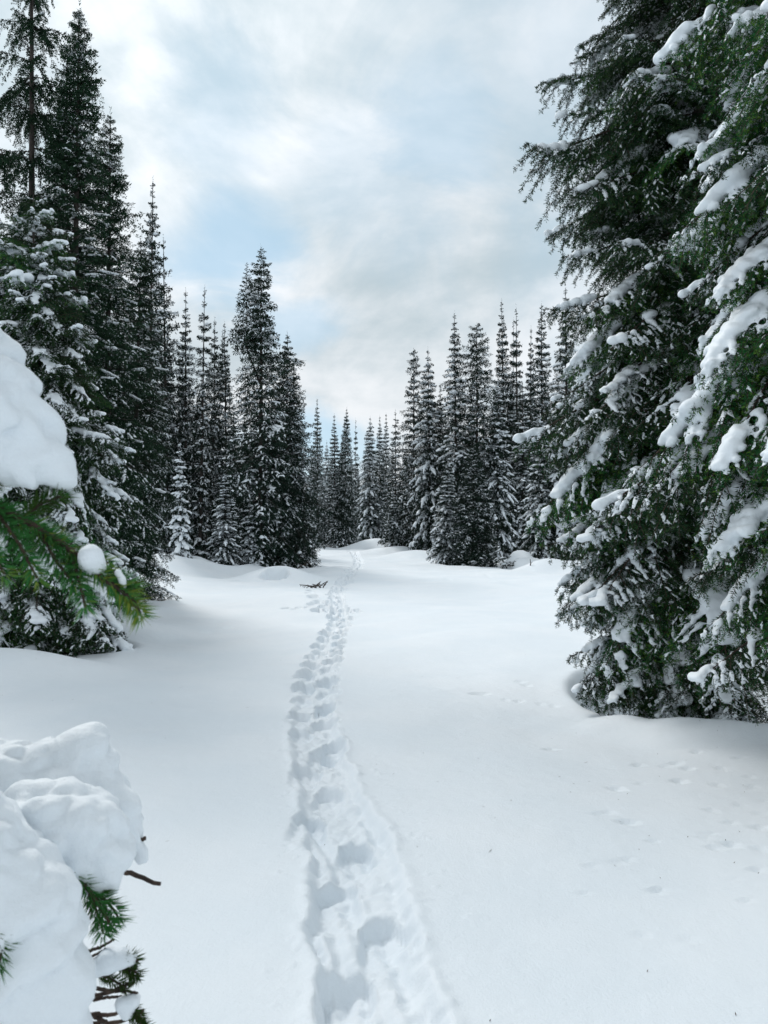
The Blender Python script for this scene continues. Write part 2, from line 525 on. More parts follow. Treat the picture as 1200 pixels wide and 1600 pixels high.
def build_tree_meshes(name, seed, H, Rm, z0, n, prof, variants, snow_p, needle_m, pitch_top=R(-35), pitch_bot=R(24), wild=.2, gap=0, trunk_r=None, extra=(), twin=None, pack=.88):
    """whole tree as trunk, crown and snow meshes"""
    rs = np.random.RandomState(seed)
    rows = layout(rs, H, Rm, z0, n, prof, pitch_top, pitch_bot, wild, 1.0, gap, pack, int(n / 8.5))
    rows += list(extra)
    nv, nf, ntint, sv, sf, wv, wf = [], [], [], [], [], [], []
    no = so = wo = 0
    def place(z, az, r, p, f, dx=0, dy=0):
        nonlocal no, so, wo
        cand = min(variants, key=lambda L: abs(math.log(L / r)))
        v = variants[cand][rs.randint(len(variants[cand]))]
        sc = r / v['L']; M = rotm(az, p, rs.randn() * .12) * sc
        base = np.array([dx, dy, z])
        V, F, T = v['needle']; nv.append(V @ M.T + base); nf.append(F + no); ntint.append(T); no += len(V)
        V, F = v['wood']; wv.append(V @ M.T + base); wf.append(F + wo); wo += len(V)
        V, F = v['snow']
        if len(V) and rs.rand() < snow_p(f):
            V = V @ M.T + base
            sv.append(V); sf.append(F + so); so += len(V)
    for z, az, r, p, f in rows: place(z, az, r, p, f)
    tr = [(np.stack([np.zeros(12), np.zeros(12), np.linspace(-.5, H, 12)], 1), trunk_r or H * .0105, .008)]
    if twin:
        tx, ty, th = twin
        for i in range(int(n * .22)):
            f = i / (n * .22); z = th * (.72 + .28 * f); place(z, i * 2.4, max(.07, Rm * .42 * (1 - f) ** 1.1 + .05), R(-20) - f * R(20), .85 + f * .15, tx, ty)
        tr.append((np.array([[0, 0, th * .6], [tx, ty, th * .72], [tx, ty, th]]), .05, .008))
    wv2, wf2 = tubes(tr, 8); wv.append(wv2); wf.append(wf2 + wo)
    # leader
    V, F, T = brush(rs, [(np.array([[0, 0, H * .93], [0, 0, H + .18]]), .4, .9)], .07, .016, .02, fwd=.9); nv.append(V); nf.append(F + no); ntint.append(T); no += len(V)
    crown = mesh_np(name + '_crown', np.concatenate(nv), np.concatenate(nf), needle_m, False, np.concatenate(ntint))
    trunk = mesh_np(name + '_trunk', np.concatenate(wv), np.concatenate(wf), M_bark, True)
    snow = mesh_np(name + '_snow', np.concatenate(sv), np.concatenate(sf), M_snow, True) if sv else None
    return dict(H=H, R=Rm, crown=crown, trunk=trunk, snow=snow)


def plant(proto, name, label, x, y, z, h, r, rz, group=None, cat='tree', lean=0.0):
    o = thing(name, label, cat, (x, y, z), rz, group)
    s = (r / proto['R'], r / proto['R'], h / proto['H'])
    if not lean: lean = math.sin(x * 12.9 + y * 7.7) * .022
    o.rotation_euler = (lean * math.cos(rz), lean * math.sin(rz), rz)
    for part in ('trunk', 'crown', 'snow'):
        if proto[part] is None: continue
        c = ob(part, proto[part], o); c.scale = s
        if part == 'snow': c['kind'] = 'stuff'
    return o


# ------------------------------------------------------------------ ground
def Yof(py): return EYE * FPX / (py - HOR)


trail_px = [(1700, 625), (1600, 600), (1500, 578), (1400, 565), (1300, 543), (1240, 522), (1180, 499), (1130, 489), (1080, 494), (1040, 500),
            (1000, 513), (970, 530), (945, 528), (925, 524), (905, 540), (890, 556), (878, 562), (868, 556), (860, 545), (856, 540)]
_ty = np.array([Yof(p) for p, _ in trail_px]); _tx = np.array([(x - 600) / FPX * Yof(p) for p, x in trail_px])


def trail_x(Y):
    # smoothed interpolation of the trail centre
    e = 0
    for d in (-.04, -.02, 0, .02, .04): e = e + np.interp(Y * (1 + d), _ty, _tx, left=_tx[0])
    return e / 5


feet = []          # (X, Y, half width, half length, depth, angle)
def gp(px, py): y = Yof(py); return (px - 600) / FPX * y, y
for px, py in ((543, 1540), (530, 1385), (484, 1272), (480, 1196), (600, 1450), (556, 1322), (515, 1228), (506, 1172)):
    x_, y_ = gp(px, py); feet.append((x_, y_, .094, .175, .066))
_y = 5.75
_k = 0
_rs = np.random.RandomState(5)
while _y < 60:
    _k += 1
    x0 = float(trail_x(np.array(_y)))
    sgn = 1 if _k % 2 else -1
    feet.append((x0 + sgn * (.125 + .02 * _rs.randn()) + .02 * _rs.randn(), _y, .095 * (1 + _y / 90) * _rs.uniform(.85, 1.15), .15 * (1 + _y / 70) * _rs.uniform(.85, 1.2), (.066 + .05 * min(1, _y / 25)) * _rs.uniform(.7, 1.2)))
    _y += .33 * _rs.uniform(.85, 1.15)
# the second, fainter line of prints joining from the left, and the animal track that crosses
for px, py in ((484, 928), (490, 934), (498, 939), (489, 942), (506, 946), (497, 951), (515, 950), (486, 921), (509, 940), (521, 957)):
    x_, y_ = gp(px, py); feet.append((x_, y_, .12, .22, .10))
for i in range(17):
    x_, y_ = gp(444 + i * 7.4 + _rs.randn() * 1.5, 948 + _rs.randn() * 1.1 + (2 if i > 12 else 0)); feet.append((x_, y_, .055, .11, .08))
# small animal prints and scuffs on the open snow to the right
marks = [(978, 1280, 15, 5), (948, 1265, 11, 4), (1057, 1212, 13, 4), (961, 1225, 13, 4), (995, 1184, 9, 3), (1053, 1183, 8, 3), (1035, 1187, 8, 3), (1068, 1192, 10, 3),
         (1138, 1308, 14, 5), (1183, 1314, 10, 5), (1112, 1315, 10, 4), (1176, 1348, 13, 4), (1024, 1387, 15, 5), (1152, 1245, 7, 3), (1108, 1257, 8, 3), (1101, 1292, 7, 3),
         (1150, 1178, 6, 2), (1125, 1193, 7, 3), (1115, 1218, 7, 3), (1182, 1256, 8, 3), (1180, 1280, 10, 4), (1133, 1274, 8, 3), (1145, 1363, 7, 3), (1155, 1397, 10, 4), (904, 1394, 7, 3),
         (992, 1372, 6, 3), (1018, 1309, 8, 3), (998, 1216, 7, 2), (930, 1267, 8, 2), (858, 1156, 10, 2), (748, 1076, 18, 2), (812, 1059, 7, 2), (822, 1064, 6, 2), (787, 1084, 5, 2), (808, 1085, 8, 2),
         (843, 1088, 5, 2), (865, 1091, 6, 2), (1000, 1456, 7, 3), (929, 1490, 5, 3), (1070, 1460, 4, 3), (1095, 1300, 6, 3), (1172, 1220, 6, 3), (1190, 1236, 6, 3), (1165, 1205, 6, 2), (1085, 1168, 9, 2),
         (975, 1340, 9, 4), (960, 1345, 5, 3), (920, 1353, 7, 3), (345, 965, 9, 1.6), (360, 972, 9, 1.6), (330, 978, 10, 1.6), (905, 890, 6, 1.5), (700, 905, 6, 1.5), (762, 900, 5, 1.5), (768, 906, 4, 1.5)]
for px, py, w, h in marks:
    x_, y_ = gp(px, py); feet.append((x_, y_, w / FPX * y_ * .85, max(.025, .85 * h * y_ * y_ / (EYE * FPX)), min(.030, .008 + w / FPX * y_ * .30)))

wells = []        # (x, y, radius, depth): filled while the tree table is read
bumps = [  # px, py, radius x (m), radius y (m), height
    (538, 856, 1.0, 1.4, 1.35), (585, 858, 2.6, 2.4, .95), (625, 866, 3.5, 2.0, .55), (812, 884, .66, .9, .66), (826, 887, .89, 1.0, .48), (850, 892, 1.1, 1.2, .45),
    (385, 888, 2.2, 1.6, .75), (350, 894, 2.4, 1.6, .35), (262, 898, 2.0, 2.0, .45), (438, 904, 1.35, 1.2, .46), (655, 872, 2.4, 1.8, .4),
    (930, 892, 2.0, 2.0, .5), (60, 1050, 1.2, .55, .12), (-60, 1060, 1.3, .8, .25), (200, 985, 1.0, .9, .12), (1010, 1122, .5, .35, .06), (1180, 1142, .9, .35, .10)]


def hard_well(X, Y, cx, cy, rx, ry, depth, soft=.22):
    e = np.sqrt(((X - cx) / rx) ** 2 + ((Y - cy) / ry) ** 2)
    return -depth * (1 - sstep(e, 1 - soft, 1 + soft * .6)) + .05 * depth * np.exp(-((e - 1.12) / .14) ** 2)


def base_height(X, Y):
    z = .05 * np.sin(X * .9 + .4) * np.sin(Y * .55 + 1.0) + .035 * np.sin(X * 1.9 - Y * .7) * np.sin(Y * 1.1 + .3)
    near = 1 - sstep(Y, 3, 9) * .0
    z = z * near * (.35 + .65 * sstep(np.hypot(X, Y), 2, 6))
    z = z + .10 * fbm2(X * .16, Y * .16, 3, 3) * sstep(Y, 6, 16) + .012 * fbm2(X * 2.2, Y * 2.2, 9, 2)
    # banks rising gently at both sides under the trees
    z = z + .30 * sstep(-X - .16 * Y, .8, 4.5) * sstep(Y, 8, 22) + .30 * sstep(X - .22 * Y, 1.0, 5) * sstep(Y, 14, 30)
    for px, py, rx, ry, h in bumps:
        x_, y_ = gp(px, py)
        q = np.sqrt(((X - x_) / rx) ** 2 + ((Y - y_) / ry) ** 2)
        z = z + h * ((1 - sstep(q, 0, 1.5)) ** 1.2 if rx > .9 else (1 - sstep(q + .12 * np.sin(3 * np.arctan2(Y - y_, X - x_) + 1), .25, 1.35)) ** .9)
    for x_, y_, r, d in wells:
        q2 = ((X - x_) ** 2 + (Y - y_) ** 2) / (r * r)
        z = z - d * np.exp(-q2 * 1.6) + .25 * d * np.exp(-(np.sqrt(q2) - 1.5) ** 2 * 4)
    z = z + hard_well(X, Y, 3.20, 7.65, 1.22, 1.52, .52)
    z = z + hard_well(X, Y, -4.85, 10.55, 1.3, 1.1, .35)
    z = z + hard_well(X, Y, -3.56, 25.15, .44, .42, .50, .25)
    return z


# fine relief of the trodden trail
def trail_relief(X, Y):
    u = X - trail_x(Y)
    near = 1 - sstep(Y, 3.5, 7.5)
    hw = .145 + .045 * near + .045 * fbm2(Y * 4.2, np.sign(u) * 3.0, 21, 4) + .016 * fbm2(Y * 19, X * 6, 23, 2)
    edge = sstep(np.abs(u), hw + .030, hw - .030)
    depth = (.026 + .022 * near) * (1 - .2 * sstep(Y, 14, 40))
    z = -depth * edge
    fl = fbm2(X * 22, Y * 15, 31, 4, .6); fl2 = np.abs(fbm2(X * 9, Y * 6, 37, 3))
    z = z + edge * (.015 * fl + .032 * (fl2 - .25) * (1 - sstep(Y, 9, 20)))
    lip = np.exp(-((np.abs(u) - hw - .035) / .035) ** 2)
    z = z + lip * (.010 + .012 * fbm2(X * 12, Y * 12, 41, 3)) * (1 - sstep(Y, 10, 25))
    # crumbs thrown beside the trench
    cr = vnoise2(X * 30, Y * 30, 51); z = z + .010 * np.clip(cr - .62, 0, 1) * 2.5 * sstep(np.abs(u), hw + .45, hw) * (1 - edge) * (1 - sstep(Y, 5, 8))
    # long drag marks of the snowshoes inside the near trench
    z = z + edge * near * .016 * np.sin(u * 62 + Y * 6 + 2 * fbm2(X * 3, Y * 2, 61, 2)) * np.clip(fbm2(X * 4, Y * 1.6, 63, 2) + .1, 0, 1) * 2
    return z


def prints_relief(X, Y):
    z = np.zeros_like(X)
    for fx, fy, a, b, d in feet:
        big = d > .06
        m = (np.abs(X - fx) < a * 2.4) & (np.abs(Y - fy) < b * 2.6)
        if not m.any(): continue
        x = X[m] - fx; y = Y[m] - fy
        jx = .10 * vnoise2(x * 14 + fx * 31, y * 14 + fy * 17, 71)
        e = (np.abs(x / a) ** 2.4 + np.abs(np.where(y > 0, y / b, y / (b * 1.25))) ** 2.4) ** (1 / 2.4) + jx
        if big:
            xa = x / a; yb = y / b + .16 * vnoise2(x * 12 + fx * 7, y * 9 + fy, 73)
            side = 1 - sstep(np.abs(xa) + jx * 2, .72, 1.12)
            arc = .92 - .38 * xa ** 2
            wall = 1 - sstep(yb, arc - .18, arc + .18)          # steep far wall, rounded like the toe of a boot
            ramp = np.clip((yb + 1.9) / 2.4, 0, 1) ** .8        # long ramp dragged towards the walker's heel
            dz = -d * side * wall * ramp
            dz += side * wall * .012 * fbm2(X[m] * 24, Y[m] * 24, 77, 3)
            dz += .16 * d * np.exp(-((yb - arc - .30) / .2) ** 2) * (1 - sstep(np.abs(xa), .6, 1.2))
        else:
            fl = 1 - sstep(e, .78, 1.12)
            dz = -d * fl * (1 + .25 * np.clip(y / b, -1, 1)) * .75 + 0.05 * d * np.exp(-((e - 1.3) / .2) ** 2)
        # a hole already in the trench does not dig twice
        z[m] = np.minimum(z[m], 0) + np.where(dz < 0, np.minimum(dz, 0) * 1, dz * (z[m] > -.01))
    return z


def ground_height(X, Y):
    return base_height(X, Y) + trail_relief(X, Y) + prints_relief(X, Y)


# ------------------------------------------------------------------ tree table
# px, base row, top row, half width px, proto, snow look, name, label
far_trees = [
    (232, 889, 280, 50, 'spire', 'fir_tree', 'tall thin black-tipped fir spire on the left, first peak beyond the big dark fir wall'),
    (262, 887, 372, 46, 'sparse', 'fir_tree', 'ragged fir with a bent bare tip beside the tallest left-hand spire'),
    (290, 886, 455, 38, 'spire2', 'fir_tree', 'narrow fir between the bent-tipped fir and a slender pointed one, left forest edge'),
    (313, 887, 446, 36, 'sparse2', 'fir_tree', 'slender fir with needle-sharp open tip behind the small snow-plastered sapling'),
    (332, 884, 497, 32, 'twin', 'fir_tree', 'dark fir with twin blunt peaks, left of the snowy-topped thin fir'),
    (356, 886, 503, 30, 'spire', 'fir_tree', 'thin fir with lightly snowed top directly left of the bulky dark fir'),
    (408, 893, 388, 72, 'bulky', 'fir_tree', 'bulky dark fir with double crown tip standing against the blue gap in the clouds'),
    (446, 891, 520, 72, 'wide', 'fir_tree', 'fir with wide drooping snowy skirt reaching the clearing, right of the bulky dark fir'),
    (459, 884, 572, 36, 'spire2', 'fir_tree', 'narrow dark fir poking out right behind the wide-skirted fir on the left'),
    (283, 897, 690, 25, 'sapling', 'fir_sapling', 'small snow-plastered sapling shining white against the dark left forest'),
    (352, 895, 735, 34, 'snowy', 'fir_tree', 'low snow-loaded fir in front of the dark left trees, left of the bulky fir'),
    (392, 893, 770, 22, 'sapling', 'fir_sapling', 'little snow-covered fir tucked against the skirt of the bulky dark fir'),
    (322, 893, 800, 14, 'sapling2', 'fir_sapling', 'thin dark little fir with bare stem, between snowy sapling and low snow-loaded fir'),
    (497, 858, 622, 20, 'spire', 'fir_tree', 'lone narrow spire fir at the left end of the distant tree row'),
    (524, 858, 648, 24, 'spire2', 'fir_tree', 'left peak of the close pair of distant firs behind the first snow hump'),
    (537, 858, 638, 26, 'wide', 'fir_tree', 'right and taller peak of the close pair of distant firs'),
    (556, 853, 655, 11, 'sparse2', 'fir_tree', 'very thin faint fir between the distant pair and the snowy fir'),
    (577, 855, 652, 28, 'snowy', 'fir_tree', 'snow-laden distant fir directly above the gap between the two snow humps'),
    (594, 853, 650, 18, 'spire', 'fir_tree', 'distant dark spire just right of the snow-laden distant fir'),
    (603, 855, 646, 18, 'spire2', 'fir_tree', 'distant dark spire, right one of two almost touching tips'),
    (618, 860, 642, 26, 'sparse', 'fir_tree', 'distant fir with tufted crooked top left of the flag-branched tree'),
    (614, 866, 772, 26, 'sapling3', 'fir_sapling', 'young bushy fir standing in front of the middle of the far row'),
    (647, 866, 545, 34, 'flag', 'fir_tree', 'irregular tree with stubby flag-like side branches near its thin top'),
    (673, 868, 546, 42, 'snowy', 'fir_tree', 'pointed fir thick with snow right of the flag-branched tree'),
    (688, 868, 600, 26, 'spire', 'fir_tree', 'dark fir tip half hidden between two snowy firs, middle right'),
    (714, 872, 486, 44, 'spire_snow', 'fir_tree', 'tallest pointed fir of the middle-right row, dark tip above snowy lower half'),
    (746, 872, 507, 46, 'blunt', 'spruce_tree', 'spruce with broad blunt crown of upturned limbs beside the tallest pointed fir'),
    (741, 884, 690, 56, 'wide', 'fir_tree', 'wide lower fir with dark hollow base at the right side of the clearing'),
    (697, 882, 715, 34, 'snowy', 'fir_tree', 'white-dusted low fir leaning into the wide fir with the dark hollow base'),
    (790, 866, 468, 34, 'spire', 'fir_tree', 'highest slim spire of the right-hand cluster, first from the blunt-crowned spruce'),
    (801, 864, 500, 20, 'sparse2', 'fir_tree', 'very thin fir between the highest slim spire and its neighbour'),
    (809, 866, 477, 30, 'sparse2', 'fir_tree', 'threadlike spire second from left in the right-hand cluster'),
    (826, 866, 512, 26, 'spire2', 'fir_tree', 'shorter dark spire in the middle of the right-hand cluster'),
    (848, 868, 474, 40, 'spire', 'fir_tree', 'spire with bare needle tip right of the shorter dark spire'),
    (776, 872, 590, 40, 'snowy', 'fir_tree', 'snow-plastered fir below and left of the slim spires'),
    (818, 871, 600, 44, 'spire_snow', 'fir_tree', 'broad snowy fir in front of the slim spires above the tall snow hump'),
    (848, 884, 640, 40, 'snowy', 'fir_tree', 'frosted fir at the edge of the big right tree, snow caked on every bough'),
    (886, 884, 448, 52, 'spire_snow', 'fir_tree', 'large snowy fir partly hidden by the outstretched limbs of the big right tree'),
    (930, 890, 560, 50, 'wide', 'fir_tree', 'fir glimpsed low behind the big right tree'),
]
rs = np.random.RandomState(11)
filler = []
# denser forest behind the front rows: dark, partly hidden
for px in range(150, 480, 13):
    filler.append((px + rs.randint(-5, 5), 872 + rs.randint(-4, 4), int(np.interp(px, [150, 240, 320, 400, 480], [430, 520, 590, 640, 700])) + rs.randint(-25, 45), 26 + rs.randint(0, 10), 'L'))
for px in range(484, 640, 13):
    filler.append((px + rs.randint(-4, 4), 849 + rs.randint(-2, 3), 712 + rs.randint(-22, 30), 14 + rs.randint(0, 6), 'M'))
for px in range(632, 1010, 14):
    filler.append((px + rs.randint(-5, 5), 860 + rs.randint(-3, 4), int(np.interp(px, [632, 700, 780, 850, 1000], [660, 640, 615, 590, 560])) + rs.randint(-20, 50), 24 + rs.randint(0, 9), 'R'))
filler_text = {'L': ('fir in the dark crowded forest behind the front trees on the left of the clearing', 'dark firs packed behind the left forest edge'),
               'M': ('small distant fir behind the snow humps at the end of the clearing', 'distant firs closing the end of the clearing'),
               'R': ('snow-dusted fir in the crowded forest behind the front trees on the right of the clearing', 'snowy firs packed behind the right forest edge')}


def place_of(px, base, top, hw):
    yb = Yof(base)
    r = hw / FPX * yb
    Y = yb + r * .55
    r = hw / FPX * Y
    return (px - 600) / FPX * Y, Y, (HOR - top) / FPX * Y + EYE, r


spots = [place_of(*a[:4]) for a in far_trees]
fspots = [place_of(*a[:4]) for a in filler]
for (x_, y_, h_, r_) in spots:
    wells.append((x_, y_, r_ * .75, .22))

# mid-distance dark wall on the left: trunk px, distance, top row, radius m
mid_trees = [
    (112, 14.2, -2, 1.10, 'dense_twin', 'dense black-green fir with a double tip reaching the top edge, left side'),
    (166, 15.6, 176, 1.02, 'dense', 'tall dark fir with thin wispy right-hand branches, next to the double-tipped fir'),
    (205, 17.6, 372, .92, 'dense', 'dark green fir with unsnowed dense foliage down to the ground at the forest corner'),
    (52, 15.2, -260, 1.15, 'lacy', 'lanky tree with drooping lacy twigs and visible trunk rising out of the top left corner'),
    (-70, 12.2, -120, 1.20, 'lacy', 'tree at the extreme left edge whose ragged drooping limbs hang into the corner sky'),
    (20, 16.5, 380, 1.2, 'dense', 'dark fir filling the gap behind the snowy spruce at the left edge'),
]
for px, d, top, r_, st, lb in mid_trees:
    wells.append(((px - 600) / FPX * d, d, r_ * .7, .2))

# ------------------------------------------------------------------ snow ground mesh
def axis_u():
    a = list(np.arange(-.46, .4601, .0125))
    r = list(np.arange(.49, 3.1, .035)) + list(np.arange(3.13, 5.2, .06)); v = r[-1]; st = .04
    while v < 900: st *= 1.075; v += st; r.append(v)
    l = list(np.arange(.495, 1.6, .036)); v = l[-1]; st = .045
    while v < 900: st = min(st * 1.03, .10) if v < 7 else st * 1.085; v += st; l.append(v)
    return np.array([-x for x in reversed(l)] + a + r)


def axis_y():
    ys = list(np.arange(-40, -2, 4)) + list(np.arange(-2, 1.7, .12)); v = ys[-1]
    while v < 62: v += (max(.015, .0051 * v) if v < 13 else .0062 * v) if v > 1.5 else .05; ys.append(v)
    st = .3
    while v < 2500: st *= 1.06; v += st; ys.append(v)
    return np.array(ys)


U = axis_u(); YY = axis_y()
gy, gu = np.meshgrid(YY, U, indexing='ij')
gx = gu + trail_x(np.clip(gy, 1.9, 60))
gz = ground_height(gx, gy)
# vertex normals from the height field so both sheets shade as one
P3 = np.stack([gx, gy, gz], -1)
du = np.gradient(P3, axis=1); dv = np.gradient(P3, axis=0)
N3 = nrm(np.cross(du, dv))
ny, nx = gx.shape
idx = np.arange(ny * nx).reshape(ny, nx)
Q = np.stack([idx[:-1, :-1], idx[:-1, 1:], idx[1:, 1:], idx[1:, :-1]], -1)
uc = (U[:-1] + U[1:]) / 2; yc = (YY[:-1] + YY[1:]) / 2
is_trail = (np.abs(uc)[None, :] < .27) & (yc[:, None] > 1.0) & (yc[:, None] < 60)


def sheet(name, mask, m):
    q = Q[mask]; used, inv = np.unique(q, return_inverse=True)
    me = mesh_np(name, P3.reshape(-1, 3)[used], inv.reshape(-1, 4), m, True, normals=N3.reshape(-1, 3)[used])
    return ob(name, me)


g = sheet('snow_ground', ~is_trail, M_ground); tag(g, 'smooth untouched snow covering the clearing and the forest floor', None, kind='structure')
g = sheet('snow_path', is_trail, M_ground); tag(g, 'narrow trench of boot prints winding up the clearing to the far trees', None, kind='structure')


def ground_at(x, y):
    return float(ground_height(np.array([float(x)]), np.array([float(y)]))[0])


# ------------------------------------------------------------------ bough libraries
ST_far = dict(rise=.22, droop=.55, width=.46, hang=.65, amount=.58, side=.95, sr=.046)
ST_far_heavy = dict(rise=.18, droop=.62, width=.48, hang=.70, amount=.80, side=1.0, sr=.064)
ST_far_up = dict(rise=.35, droop=.25, width=.46, hang=.30, amount=.5, side=.35, sr=.05)


def library(lod, style, sizes, n, seed):
    return {L: [make_variant(seed + 10 * i + int(L * 100), L, lod, style) for i in range(n)] for L in sizes}


LF = library('far', ST_far, (2.0, 1.2, .62, .28), 3, 100)
LH = library('far', ST_far_heavy, (2.0, 1.2, .62, .28), 3, 200)
LU = library('far', ST_far_up, (1.3, .7, .3), 3, 300)

cone = lambda p, tip=.05: (lambda f: (1 - f) ** p * (.82 + .18 * min(1, f / .12)) + tip * (1 - f) + .015)
def skirt(f): return max(.05, (1 - f) ** .85)
def spire_p(f): return max(.05, (1 - f) ** .80 * (.86 + .14 * min(1, f / .1)))
def blunt_p(f): return .55 + .45 * (1 - f) ** 1.2 if f < .82 else .55 * ((1 - f) / .18) ** .6 + .06
def bulky_p(f): return (1 - f) ** .74 * (.92 + .08 * math.sin(f * 19)) + .03

SP = lambda a, b, e=1.5: (lambda f: a + (b - a) * f ** e)
PROTO = {}
def P_(k, *a, **kw): PROTO[k] = build_tree_meshes(k, *a, **kw)
NF = M_needle_far
P_('spire', 1, 14, 1.35, .3, 330, spire_p, LF, SP(1, .25), NF, wild=.28)
P_('spire2', 2, 13, 1.3, .3, 300, skirt, LF, SP(1, .3), NF, wild=.25)
P_('spire_snow', 3, 14, 1.7, .3, 320, spire_p, LH, SP(.8, .12, 1.2), NF, wild=.25)
P_('sparse', 4, 12, 1.4, .5, 190, cone(.8, .1), LF, SP(.9, .25), NF, wild=.5, gap=.12)
P_('sparse2', 5, 12, 1.2, .5, 200, spire_p, LF, SP(1, .25), NF, wild=.4, gap=.1)
P_('wide', 6, 12, 2.1, .15, 340, cone(.85), LF, SP(.85, .15), NF, pitch_bot=R(34), wild=.2)
P_('snowy', 7, 11, 1.7, .2, 280, cone(.80), LH, SP(.9, .45), NF, pitch_bot=R(32), wild=.25)
P_('bulky', 8, 14, 1.8, .2, 380, bulky_p, LF, SP(1, .12, 1.3), NF, pitch_top=R(-30), pitch_bot=R(30), wild=.42, gap=.10, twin=(-.55, 0, 13.4),
   extra=[(9.2, -.15, 1.75, R(-12), .6), (9.3, .1, 1.5, R(-12), .6), (10.4, 3.1, 1.3, R(0), .7)])
P_('twin', 9, 12, 1.3, .3, 280, bulky_p, LF, SP(1, .1), NF, wild=.2, twin=(.5, .1, 11.6))
P_('blunt', 10, 13, 1.6, .3, 280, blunt_p, LF, SP(.95, .1), NF, pitch_top=R(-28), wild=.45, gap=.12)
P_('flag', 12, 13, 1.5, .4, 240, lambda f: (1 - f) ** .9 * 1.0 + .12, LF, SP(.95, .3), NF, wild=.55, gap=.15, extra=[(9.0, PI, 1.0, R(-8), .7), (9.1, .2, .8, R(-5), .7), (11.6, 0, .6, R(-10), .9)])
P_('sapling', 13, 5.5, .72, .05, 130, cone(.8), LH, SP(1, .95), NF, pitch_bot=R(38), wild=.3)
P_('sapling2', 14, 2.5, .40, .25, 34, cone(.8), LF, SP(.8, .5), NF, wild=.5)
P_('sapling3', 15, 4.6, 1.2, .05, 130, cone(.8), LF, SP(1, .7), NF, pitch_bot=R(35), wild=.2)

for (px, bs, tp, hw, pr, nm, lb), (x_, y_, h_, r_) in zip(far_trees, spots):
    z_ = ground_at(x_, y_) - .02
    plant(PROTO[pr], nm, lb, x_, y_, z_, h_ - z_, r_, (px * 1.7) % 6.28 if pr not in ('bulky', 'flag', 'twin', 'blunt') else 0.0, 'firs along the edge of the clearing' if 'sapling' not in nm else 'young firs along the clearing')
short = {232: 'tallest left spire', 262: 'bent-tipped fir', 290: 'narrow fir beside it', 313: 'needle-tipped fir', 332: 'twin-peaked dark fir', 356: 'thin snowy-topped fir', 408: 'bulky dark fir', 443: 'wide-skirted fir',
         459: 'narrow dark fir', 497: 'lone narrow spire', 524: 'close pair of firs', 556: 'very thin faint fir', 577: 'snow-laden distant fir', 603: 'almost touching spires', 618: 'crooked tufted fir', 647: 'flag-branched tree', 673: 'snow-thick pointed fir',
         714: 'tallest pointed fir', 746: 'blunt-crowned spruce', 790: 'highest slim spire', 809: 'threadlike spire', 826: 'shorter dark spire', 848: 'needle-tipped right spire', 886: 'large snowy fir', 930: 'big right spruce'}
sk_ = sorted(short)
def filler_label(k):
    px, top = filler[k][0], filler[k][2]
    if px < sk_[0] or px > sk_[-1]: return None
    j = max(i for i, v in enumerate(sk_) if v <= px); j = min(j, len(sk_) - 2)
    same = sorted(filler[q][2] for q in range(len(filler)) if sk_[j] <= filler[q][0] < sk_[j + 1])
    n_ = len(same); word = {1: [''], 2: ['taller ', 'shorter '], 3: ['tallest ', 'middle-height ', 'shortest ']}.get(n_, ['tallest '] + [w + ' tallest ' for w in ('second', 'third', 'fourth', 'fifth', 'sixth')])[same.index(top)]
    return f'{word}background fir between the {short[sk_[j]]} and the {short[sk_[j + 1]]}'


fk = ['spire', 'spire2', 'wide', 'sparse', 'snowy', 'spire_snow']
for i, ((px, bs, tp, hw, zone), (x_, y_, h_, r_)) in enumerate(zip(filler, fspots)):
    z_ = ground_at(x_, y_) - .02
    lb, gr = filler_text[zone]; lb = filler_label(i) or lb
    pr = fk[(i * 7) % 6] if zone != 'L' else fk[(i * 5) % 4]
    plant(PROTO[pr], 'fir_tree', lb, x_, y_, z_, h_ - z_, r_, (i * 2.1) % 6.28, gr)

# ------------------------------------------------------------------ mid-distance dark firs on the left
ST_mid = dict(rise=.25, droop=.50, width=.60, hang=.50, amount=.36, side=.50, sr=.028, dens=1.12)
ST_lacy = dict(rise=.12, droop=.45, width=.62, hang=1.3, amount=.22, side=.10, sr=.030, dens=2.2, dust=.1)
LM = library('mid', ST_mid, (1.2, .65, .3), 3, 400)
LL = library('mid', ST_lacy, (1.2, .65), 2, 500)
MIDP = {}
MIDP['dense'] = build_tree_meshes('dense', 21, 10.5, 1.05, .15, 350, cone(.60), LM, SP(.75, .12), M_needle_mid, pitch_bot=R(28), wild=.42, pack=.74)
MIDP['dense_twin'] = build_tree_meshes('dense_twin', 22, 11.3, 1.05, .15, 380, cone(.58), LM, SP(.75, .15), M_needle_mid, pitch_bot=R(25), wild=.42, twin=(-.24, .1, 10.7), pack=.70)
MIDP['lacy'] = build_tree_meshes('lacy', 23, 14, 1.15, 1.0, 150, lambda f: (1 - f) ** .5, LL, SP(.7, .2), M_needle_mid, pitch_top=R(-10), pitch_bot=R(20), wild=.5, gap=.15, trunk_r=.12)
for px, d, top, r_, st, lb in mid_trees:
    x_ = (px - 600) / FPX * d; z_ = ground_at(x_, d) - .02
    h_ = (HOR - top) / FPX * d + EYE - z_
    plant(MIDP[st], 'fir_tree', lb, x_, d, z_, h_, r_, 0.0 if st == 'dense_twin' else (px * .9) % 6.28, 'tall dark firs at the left edge')

# ------------------------------------------------------------------ near trees: every bough its own part
ST_near = dict(rise=.22, droop=.42, width=.52, hang=.50, amount=.52, side=.9, sr=.037, dust=.9)
ST_near_dark = dict(rise=.20, droop=.36, width=.52, hang=.60, amount=.34, side=.60, sr=.034, dust=.6)
ST_near_heavy = dict(rise=.20, droop=.50, width=.52, hang=.50, amount=.60, side=.9, sr=.050, dust=.9)


